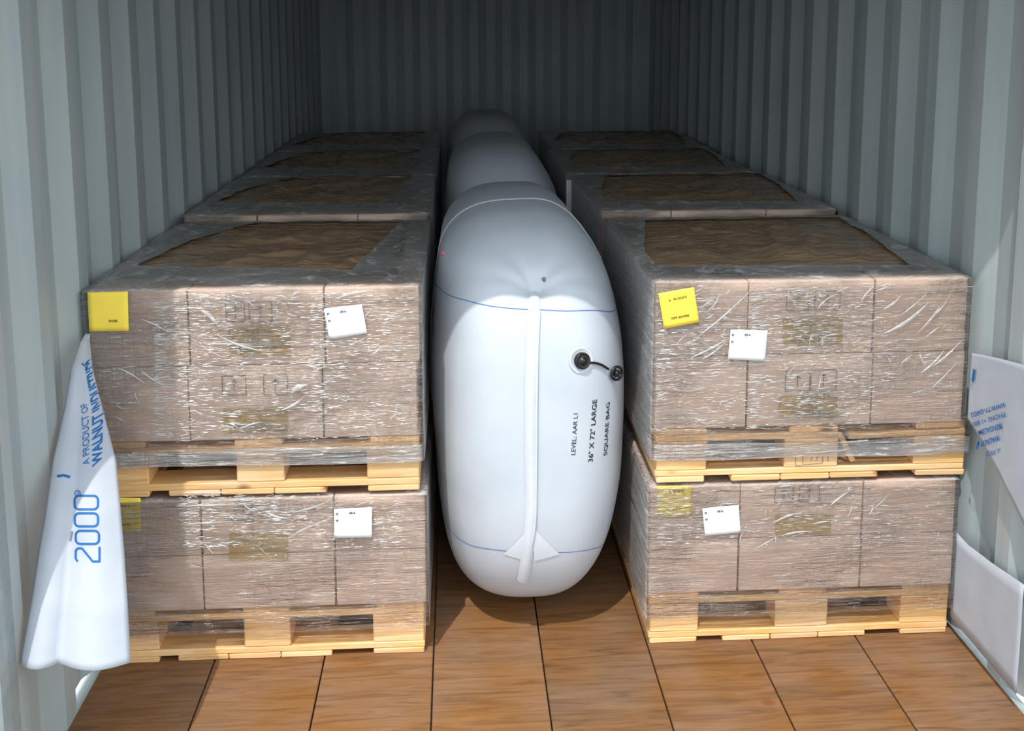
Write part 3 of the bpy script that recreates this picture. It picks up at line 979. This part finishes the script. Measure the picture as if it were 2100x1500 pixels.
def bag_mesh(n=140, crease=True):
    bm = bmesh.new()
    idx = {}
    g = [math.tan(-math.pi / 4 + math.pi / 2 * i / n) for i in range(n + 1)]

    def vert(v):
        k = (round(v.x, 5), round(v.y, 5), round(v.z, 5))
        if k not in idx: idx[k] = bm.verts.new(v)
        return idx[k]
    for ax in range(3):
        for sg in (1, -1):
            for i in range(n):
                for j in range(n):
                    quad = []
                    for di, dj in ((0, 0), (1, 0), (1, 1), (0, 1)):
                        v = [0, 0, 0]
                        v[ax] = sg; v[(ax + 1) % 3] = g[i + di]; v[(ax + 2) % 3] = g[j + dj]
                        quad.append(vert(Vector(v)))
                    bm.faces.new(quad if sg > 0 else quad[::-1])
    for v in bm.verts:
        d = v.co.normalized()
        p = bag_shape(d)
        out = Vector((p.x / 0.31 ** 2, p.y / 0.77 ** 2, p.z / 0.6 ** 2)).normalized()
        if crease and p.y < 0:
            r = (p - KNOT)
            rad = r.length
            p = p - out * (0.020 * math.exp(-(rad / 0.05) ** 2))
            for deg, dep, wid, ln in ((112, 0.016, 0.011, 0.10), (62, 0.016, 0.011, 0.10), (84, -0.006, 0.022, 0.14), (150, 0.010, 0.014, 0.12), (26, 0.010, 0.014, 0.12), (-172, 0.006, 0.016, 0.10), (-8, 0.006, 0.016, 0.10), (130, -0.004, 0.02, 0.12), (45, -0.004, 0.02, 0.12)):
                a = math.radians(deg)
                along = r.x * math.cos(a) + r.z * math.sin(a) - r.y * 0.0 + max(0.0, r.y) * math.sin(a)
                across = -r.x * math.sin(a) + r.z * math.cos(a) + max(0.0, r.y) * math.cos(a)
                if along > 0: p = p - out * (dep * math.exp(-(across / (wid + along * 0.10)) ** 2) * math.exp(-along / ln) * min(1.0, along / 0.015))
        p = p + out * (0.004 * noise.noise(Vector((p.x * 5, p.y * 5, p.z * 5))))
        v.co = p + BC
    bmesh.ops.recalc_face_normals(bm, faces=bm.faces[:])
    me = bpy.data.meshes.new('m'); bm.to_mesh(me); bm.free()
    for f in me.polygons: f.use_smooth = True
    return me


bag_me = bag_mesh()
bvh = BVHTree.FromPolygons([v.co.copy() for v in bag_me.vertices], [tuple(p.vertices) for p in bag_me.polygons])
bag = empty('dunnage_bag', (BC.x, BC.y, FLOOR), 'large inflated white dunnage bag with black valve, filling the gap between the front loads', 'dunnage bag', 'dunnage bags between the loads')
link('bag_body', bag_me, bag, mat=M['bag'])


def on_bag(x, z, off):
    h = bvh.ray_cast(Vector((x, 0.5, z)), Vector((0, 1, 0)))
    if h[0] is None: return None, None
    return h[0] + h[1] * off, h[1]


def ribbon(name, pts, w, parent, mat, off, thick=0.0):
    """Strip laid on the bag front through (x, z) points."""
    vs, fs = [], []
    rows = []
    for i, (x, z) in enumerate(pts):
        a, b = pts[max(0, i - 1)], pts[min(len(pts) - 1, i + 1)]
        d = Vector((b[0] - a[0], b[1] - a[1])); nrm = Vector((-d.y, d.x)).normalized() * w / 2
        prof = ((-1, 0), (-0.5, thick), (0.5, thick), (1, 0)) if thick else ((-1, 0), (1, 0))
        row = []
        for k, h in prof:
            q, _ = on_bag(x + nrm.x * k, z + nrm.y * k, off + h)
            if q is None: row = None; break
            row.append(q)
        if row: rows.append(row)
    for r in rows: vs += r
    k = len(rows[0])
    for i in range(len(rows) - 1):
        for j in range(k - 1):
            a = i * k + j
            fs.append((a, a + 1, a + k + 1, a + k))
    return link(name, mesh(vs, fs, True), parent, mat=mat)


def spline(pts, n=60):
    out = []
    P = [pts[0]] + list(pts) + [pts[-1]]
    seg = len(pts) - 1
    for i in range(n + 1):
        t = i / n * seg
        k = min(int(t), seg - 1); f = t - k
        p0, p1, p2, p3 = P[k], P[k + 1], P[k + 2], P[k + 3]
        out.append(tuple(0.5 * ((2 * p1[c]) + (-p0[c] + p2[c]) * f + (2 * p0[c] - 5 * p1[c] + 4 * p2[c] - p3[c]) * f * f + (-p0[c] + 3 * p1[c] - 3 * p2[c] + p3[c]) * f ** 3) for c in range(2)))
    return out


def cast_px(x, y):
    h = bvh.ray_cast(CAM, ray(x, y).normalized())
    return h[0] if h[0] is not None else at_y(x, y, 3.0)


def px_path(pts, n=60):
    q = [cast_px(x, y) for x, y in pts]
    return spline([(p.x, p.z) for p in q], n)


ribbon('printed_line', px_path([(893, 580), (905, 594), (950, 615), (1020, 630), (1080, 635), (1150, 638), (1220, 637), (1262, 632)]), 0.0022, bag, M['line_ink'], 0.0012)
ribbon('printed_line', px_path([(893, 1078), (915, 1096), (960, 1116), (1010, 1127), (1090, 1133), (1160, 1133), (1215, 1126), (1240, 1114)]), 0.0022, bag, M['line_ink'], 0.0012)
seam = ribbon('front_seam', px_path([(1096, 612), (1092, 680), (1088, 800), (1088, 930), (1090, 1040), (1082, 1128), (1072, 1190)], 80), 0.034, bag, M['seam'], 0.001, 0.009)
ribbon('seam_cord', px_path([(1106, 640), (1102, 720), (1100, 850), (1099, 1000), (1096, 1080), (1086, 1128)], 80), 0.008, bag, M['seam'], 0.004, 0.006)
for sgn in (-1, 1):       # folded gusset corners at the bottom of the seam
    pts = [cast_px(1090, 1078), cast_px(1090 + sgn * 58, 1136), cast_px(1090 + sgn * 6, 1150)]
    n = 8
    vs, fs = [], []
    for i in range(n + 1):
        a, b = pts[0].lerp(pts[1], i / n), pts[0].lerp(pts[2], i / n)
        for j in range(n + 1):
            c = a.lerp(b, j / n)
            q, _ = on_bag(c.x, c.z, 0.0025)
            vs.append(q if q is not None else c)
    for i in range(n):
        for j in range(n):
            a = i * (n + 1) + j
            fs.append((a, a + 1, a + n + 2, a + n + 1))
    link('gusset_fold', mesh(vs, fs, True), bag, mat=M['seam'])

# ring seam over the top, in a plane across the bag
vs, fs = [], []
ns = 90
tw = 0.005
RING_Y = -0.14
for i in range(ns + 1):
    th = math.radians(-10 + 200 * i / ns)
    d0 = Vector((math.cos(th), 0, math.sin(th)))
    for yy in (RING_Y - tw, RING_Y, RING_Y + tw):
        o0 = BC + Vector((0, yy, 0))
        h = bvh.ray_cast(o0 + d0 * 2.0, -d0)
        vs.append(h[0] + d0 * (0.007 if abs(yy - RING_Y) < 1e-6 else 0.002))
for i in range(ns):
    for j in range(2):
        a = 3 * i + j
        fs.append((a, a + 1, a + 4, a + 3))
link('ring_seam', mesh(vs, fs, True), bag, mat=M['seam'])

# tied knot of the gathered end
kp, kn = cast_px(1116, 574), None
bm = bmesh.new()
bmesh.ops.create_uvsphere(bm, u_segments=14, v_segments=9, radius=0.011)
for v in bm.verts:
    v.co *= 1 + 0.35 * noise.noise(v.co * 130)
    v.co = Vector((v.co.x * 0.55, v.co.y * 0.5, v.co.z * 0.7)) + kp
me = bpy.data.meshes.new('m'); bm.to_mesh(me); bm.free()
for f in me.polygons: f.use_smooth = True
link('tied_knot', me, bag, mat=M['grey_ink'])


def disc_on(p, nrm, r, h, seg=28, rim=0.25, dome=0.0):
    """Round plug: rings of a lathe about the normal."""
    q = Vector((0, 0, 1)).rotation_difference(nrm)
    prof = [(r, 0), (r, h * 0.7), (r * (1 - rim * 0.3), h), (r * (1 - rim), h), (r * (1 - rim * 1.3), h * 0.72), (r * 0.4, h * 0.72 + dome * 0.6), (r * 0.16, h * 0.72 + dome)]
    vs, fs = [], []
    for rr, hh in prof:
        for i in range(seg):
            a = 2 * math.pi * i / seg
            vs.append(p + q @ Vector((rr * math.cos(a), rr * math.sin(a), hh)))
    for k in range(len(prof) - 1):
        for i in range(seg):
            a, b = k * seg + i, k * seg + (i + 1) % seg
            fs.append((a, b, b + seg, a + seg))
    fs.append(tuple(range((len(prof) - 1) * seg, len(prof) * seg)))
    return mesh(vs, fs, True)


def bag_hit(px, py):
    h = bvh.ray_cast(CAM, ray(px, py).normalized())
    return h[0], (h[1] if h[1].dot(ray(px, py)) < 0 else -h[1])


vp, vn = bag_hit(1192, 740)
k_px = vp.y / F_PX
link('valve_patch', disc_on(vp - vn * 0.002, vn, 28 * k_px, 0.0045, 32, 0.1), bag, mat=M['seam'])
valve = link('valve', disc_on(vp + vn * 0.002, vn, 18 * k_px, 0.012, 32, 0.22, 0.012), bag, mat=M['rubber'])
cp, cn = bag_hit(1256, 763)
cn = (cn + Vector((-0.1, -0.9, 0))).normalized()
q = Vector((0, 0, 1)).rotation_difference(cn)


def ring_mesh(p, q, r, tube, seg=28, ts=8):
    vs, fs = [], []
    for i in range(seg):
        a = 2 * math.pi * i / seg
        for j in range(ts):
            b = 2 * math.pi * j / ts
            vs.append(p + q @ Vector(((r + tube * math.cos(b)) * math.cos(a), (r + tube * math.cos(b)) * math.sin(a), tube * math.sin(b))))
    for i in range(seg):
        for j in range(ts):
            fs.append((i * ts + j, ((i + 1) % seg) * ts + j, ((i + 1) % seg) * ts + (j + 1) % ts, i * ts + (j + 1) % ts))
    return mesh(vs, fs, True)


cap_c = cp + cn * 0.02
cap = link('valve_cap', ring_mesh(cap_c, q, 0.0185, 0.0042), bag, mat=M['rubber'])
link('cap_plug', disc_on(cap_c - cn * 0.006, cn, 0.0105, 0.016, 20, 0.3, 0.004), cap, mat=M['rubber'])
spoke = []
for a in (0.4, 2.5, 4.6):
    me = box_mesh(0.011, 0.005, 0.004, 0.001)
    me.transform(Matrix.Translation(cap_c) @ q.to_matrix().to_4x4() @ Matrix.Rotation(a, 4, 'Z') @ Matrix.Translation((0.0135, 0, -0.002)))
    link('cap_spoke', me, cap, mat=M['rubber'])


def tube(name, pts, r, parent, mat, seg=8):
    vs, fs = [], []
    for i, p in enumerate(pts):
        d = (pts[min(i + 1, len(pts) - 1)] - pts[max(i - 1, 0)]).normalized()
        qq = Vector((0, 0, 1)).rotation_difference(d)
        for j in range(seg):
            a = 2 * math.pi * j / seg
            vs.append(p + qq @ Vector((r * math.cos(a), r * math.sin(a), 0)))
    for i in range(len(pts) - 1):
        for j in range(seg):
            a, b = i * seg + j, i * seg + (j + 1) % seg
            fs.append((a, b, b + seg, a + seg))
    fs += [tuple(range(seg))[::-1], tuple(range((len(pts) - 1) * seg, len(pts) * seg))]
    return link(name, mesh(vs, fs, True), parent, mat=mat)


t0 = vp + vn * 0.008
t1 = cap_c
pts = []
for i in range(13):
    f = i / 12
    if f < 0.2: f = 0.2
    p = t0.lerp(t1, 0.2 + (f - 0.2) / 0.8 * 0.55)
    p = p + Vector((0, -0.006 * math.sin(math.pi * f), 0.010 * math.sin(math.pi * (f - 0.1))))
    if i > 2 or i == 0: pts.append(p)
tube('cap_strap', pts, 0.0036, bag, M['rubber'])
pp, pn = bag_hit(910, 520)
link('inflation_plug', disc_on(pp - pn * 0.001, pn, 0.0075, 0.008, 18, 0.3, 0.003), bag, mat=M['pink'])['label'] = 'small pink plug'

YB = 2.95
for s, a, b, hpx, bold in (('LEVEL: AAR L1', (1179.5, 933), (1185, 848), 9.5, 0.0), ('36" X 72" LARGE', (1215, 947), (1224, 819), 10.5, 0.012), ('SQUARE BAG', (1244, 933), (1250, 824), 8.5, 0.012)):
    pa, pb = cast_px(*a), cast_px(*b)
    pa.y = pb.y = YB
    d = (pb - pa).normalized()
    up = Vector((-d.z, 0, d.x)) * hpx * YB / F_PX
    lay_text(s, pa, pb, up, bag, M['black_ink'], 0.0012, bvh=bvh, bold=bold)

# bags of the rows behind
back_me = bag_mesh(40, False)
b2 = empty('dunnage_bag', (BC.x, BC.y, FLOOR), 'white dunnage bag peeping over the top of the front bag', 'dunnage bag', 'dunnage bags between the loads')
link('bag_body', back_me, b2, mat=M['bag'])
b2.location = (BC.x - 0.005, BC.y + 1.545, FLOOR)
b2.scale = (0.93, 1.0, 1.03)
b3 = copy_tree(b2)
b3.location = (BC.x, BC.y + 3.09, FLOOR)
b3['label'] = 'farthest white dunnage bag, against the back wall between the last loads'


# ------------------------------------------------------------------ restraint sheets
def strip_left():
    # pixel rows: y, left edge, valley, right edge, depth of the left edge
    rows = [(684, 176, 179, 184, 2.84), (700, 166, 177, 185, 2.80), (755, 146, 170, 190, 2.73), (842, 131, 165, 212, 2.67), (945, 108, 156, 238, 2.57), (1042, 94, 148, 247, 2.48), (1128, 79, 141, 255, 2.44), (1240, 62, 132, 262, 2.38), (1360, 40, 120, 268, 2.33)]
    def row_at(t):
        k = min(int(t), len(rows) - 2); f = t - k
        return [rows[k][c] * (1 - f) + rows[k + 1][c] * f for c in range(5)]
    nv, nu = 64, 24
    vs, fs = [], []
    for j in range(nv + 1):
        y, xl, xv, xr, Y = row_at(j / nv * (len(rows) - 1))
        L = at_y(xl, y, Y)
        V = at_y(xv, y, Y + 0.006)
        R = at_y(xr, y, min(2.835, Y + 0.03))
        for i in range(nu + 1):
            u = i / nu
            if u < 0.42:
                f = u / 0.42
                p = L.lerp(V, f); bulge = 0.30 * (V - L).length * math.sin(math.pi * f) ** 0.8
            else:
                f = (u - 0.42) / 0.58
                p = V.lerp(R, f); bulge = 0.20 * (R - V).length * math.sin(math.pi * f)
            bulge += 0.0025 * noise.noise(Vector((p.x * 9, p.z * 5, 3)))
            vs.append(p + Vector((0.1 * bulge, -bulge, 0)))
    for j in range(nv):
        for i in range(nu):
            a = j * (nu + 1) + i
            fs.append((a, a + nu + 1, a + nu + 2, a + 1))
    return mesh(vs, fs, True)


sl_me = strip_left()
sbvh = BVHTree.FromPolygons([v.co.copy() for v in sl_me.vertices], [tuple(p.vertices) for p in sl_me.polygons])
xs = [v.co.x for v in sl_me.vertices]; ys = [v.co.y for v in sl_me.vertices]
sheetL = empty('restraint_sheet', (-0.93, 2.5, FLOOR), 'white restraint sheet with blue print hanging folded between left wall and left loads', 'restraint sheet', 'white restraint sheets')
so = link('sheet', sl_me, sheetL, mat=M['kraft'])
sol = so.modifiers.new('thickness', 'SOLIDIFY'); sol.thickness = 0.0012; sol.offset = -1


def cast_sheet(x, y):
    h = sbvh.ray_cast(CAM, ray(x, y).normalized())
    return h[0].copy() if h[0] is not None else at_y(x, y, 2.76)


def sheet_text(s, a, b, hpx, mat, bold):
    pa, pb = cast_sheet(*a), cast_sheet(*b)
    k = (pa.y + pb.y) / 2 / F_PX
    pa.y = pb.y = 2.6
    d = (pb - pa).normalized()
    up = Vector((-d.z, 0, d.x)) * hpx * k
    return lay_text(s, pa, pb, up, sheetL, M[mat], 0.0016, bvh=sbvh, bold=bold)


sheet_text('A PRODUCT OF', (184, 951), (178, 826), 13, 'blue_ink', 0.0)
sheet_text('WALNUT INDUSTRIES', (208, 949), (190, 737), 15, 'blue_ink', 0.025)


def sheet_poly(pts, w, mat, closed=False, name='printed_text'):
    """A drawn stroke through pixel points, pressed on to the hanging sheet."""
    P = []
    for i in range(len(pts) - (0 if closed else 1)):
        a, b = pts[i], pts[(i + 1) % len(pts)]
        n = max(1, int(math.hypot(b[0] - a[0], b[1] - a[1]) / 3))
        for k in range(n): P.append((a[0] + (b[0] - a[0]) * k / n, a[1] + (b[1] - a[1]) * k / n))
    if not closed: P.append(pts[-1])
    vs, fs = [], []
    n = len(P)
    for i in range(n):
        a = P[(i - 1) % n] if (closed or i) else P[0]
        b = P[(i + 1) % n] if (closed or i < n - 1) else P[-1]
        d = Vector((b[0] - a[0], b[1] - a[1])).normalized() * (w / 2)
        for s in (1, -1):
            h = sbvh.ray_cast(CAM, ray(P[i][0] - s * d.y, P[i][1] + s * d.x).normalized())
            p = h[0] if h[0] is not None else cast_sheet(*P[i])
            vs.append(p - ray(*P[i]).normalized() * 0.002)
    for i in range(n if closed else n - 1):
        j = (i + 1) % n
        fs.append((2 * i, 2 * i + 1, 2 * j + 1, 2 * j))
    return link(name, mesh(vs, fs), sheetL, mat=M[mat])


def rrect(x0, y0, x1, y1, r=9):
    out = []
    for cx, cy, a0 in ((x1 - r, y0 + r, -90), (x1 - r, y1 - r, 0), (x0 + r, y1 - r, 90), (x0 + r, y0 + r, 180)):
        for k in range(5):
            a = math.radians(a0 + 22.5 * k)
            out.append((cx + r * math.cos(a), cy + r * math.sin(a)))
    return out


for y0, y1, x0, x1 in ((1017, 1045, 153, 201), (1053, 1080, 153, 201), (1089, 1116, 155, 203)):
    sheet_poly(rrect(x0, y0, x1, y1), 4.2, 'blue_ink', True)
sheet_poly([(159, 1152), (155, 1146), (155, 1130), (159, 1125), (168, 1125), (190, 1152), (204, 1152), (204, 1122)], 4.2, 'blue_ink')
circ = [(159 + 6 * math.cos(a * 0.5236), 1012 + 5.5 * math.sin(a * 0.5236)) for a in range(12)]
sheet_poly(circ, 1.6, 'blue_ink', True)
sheet_poly([(157, 1013), (162, 1013), (162, 1010), (159, 1010)], 1.2, 'blue_ink')
sheet_poly([(117, 977), (131, 975), (144, 979)], 5, 'blue_ink', name='printed_mark')
sheet_poly([(168, 745), (174, 751)], 3, 'blue_ink', name='printed_mark')
sheet_poly([(144, 1110), (148, 1090)], 4, 'grey_ink', name='printed_mark')

# right sheet, lying on the corrugated wall
XS = 1.432
KS = 1.0


def strip_right():
    top = [(2.842, 0.828), (2.78, 0.842), (2.67, 0.864), (2.50, 0.893), (2.36, 0.915)]
    bot = [(2.842, 0.637), (2.78, 0.618), (2.67, 0.565), (2.50, 0.470), (2.36, 0.40)]
    nu, nv = 40, 24
    vs, fs = [], []
    for i in range(nu + 1):
        t = i / nu * (len(top) - 1); k = min(int(t), len(top) - 2); f = t - k
        T = [top[k][c] * (1 - f) + top[k + 1][c] * f for c in (0, 1)]
        B = [bot[k][c] * (1 - f) + bot[k + 1][c] * f for c in (0, 1)]
        for j in range(nv + 1):
            v = j / nv
            y = (T[0] * (1 - v) + B[0] * v) * KS; z = 1.73 - (1.73 - T[1] * (1 - v) - B[1] * v) * KS
            vs.append((XS - 0.004 - 0.004 * abs(noise.noise(Vector((y * 6, z * 6, 2)))), y, z))
    for i in range(nu):
        for j in range(nv):
            a = i * (nv + 1) + j
            fs.append((a, a + 1, a + nv + 2, a + nv + 1))
    return mesh(vs, fs, True)


sheetR = empty('restraint_sheet', (XS, 2.6, 0.6), 'white restraint sheet with upside-down blue print on the right wall', 'restraint sheet', 'white restraint sheets')
o = link('sheet', strip_right(), sheetR, mat=M['kraft'])
sm = o.modifiers.new('thickness', 'SOLIDIFY'); sm.thickness = 0.0012
XT = XS - 0.0095
for s, a, b, h, bold in (('A PRODUCT OF', (2050, 918), (1990, 939), 11, 0.0), ('WALNUT INDUSTRIES', (2049, 893), (1960, 927), 11, 0.03), ('BENSALEM', (2053, 869), (2006, 884), 11, 0.02),
                         ('PHONE +1 800', (2060, 846), (1994, 867), 10, 0.01), ('WWW.TY-GARD2', (2060, 825), (1990, 848), 10, 0.02)):
    if s.startswith('A PRO'): s, b = 'A PRO', (2021, 928)
    if s.startswith('WALNUT'): s, b = 'WALNUT I', (2006, 908)
    pa, pb = at_x(a[0], a[1], XT), at_x(b[0], b[1], XT)
    up = at_x(a[0] + 2, a[1] + h, XT) - pa
    lay_text(s, pa, pb, up, sheetR, M['blue_ink'], (0, 0, 0), bold=bold)


def wall_bar(pa, pb, w):
    A, B = at_x(*pa, XT), at_x(*pb, XT)
    d = (B - A).normalized(); nn = Vector((1, 0, 0)).cross(d) * w / 2
    link('printed_mark', mesh([A + nn, B + nn, B - nn, A - nn], [(0, 1, 2, 3)]), sheetR, mat=M['blue_ink'])


wall_bar((1998, 758), (1994, 783), 0.013)
wall_bar((2007, 905), (2003, 921), 0.010)

# a second sheet starting beside the bottom right load
vs, fs = [], []
top = [at_x(1957, 1088, XS - 0.003), at_x(1985, 1118, XS - 0.003), at_x(2030, 1152, XS - 0.003), at_x(2100, 1200, XS - 0.003)]
for i in range(25):
    t = i / 24 * 3; k = min(int(t), 2); f = t - k
    p = top[k].lerp(top[k + 1], f)
    for j in range(9):
        z = p.z * (1 - j / 8) + (FLOOR + 0.05) * j / 8
        vs.append((p.x - 0.003 * abs(noise.noise(Vector((p.y * 7, z * 7, 8)))), p.y, z))
for i in range(24):
    for j in range(8):
        a = i * 9 + j
        fs.append((a, a + 1, a + 10, a + 9))
o = link('restraint_sheet', mesh(vs, fs, True), mat=M['kraft'])
tag(o, 'plain white restraint sheet low on the right wall beside the bottom load', 'restraint sheet', 'white restraint sheets')
sm = o.modifiers.new('thickness', 'SOLIDIFY'); sm.thickness = 0.0012
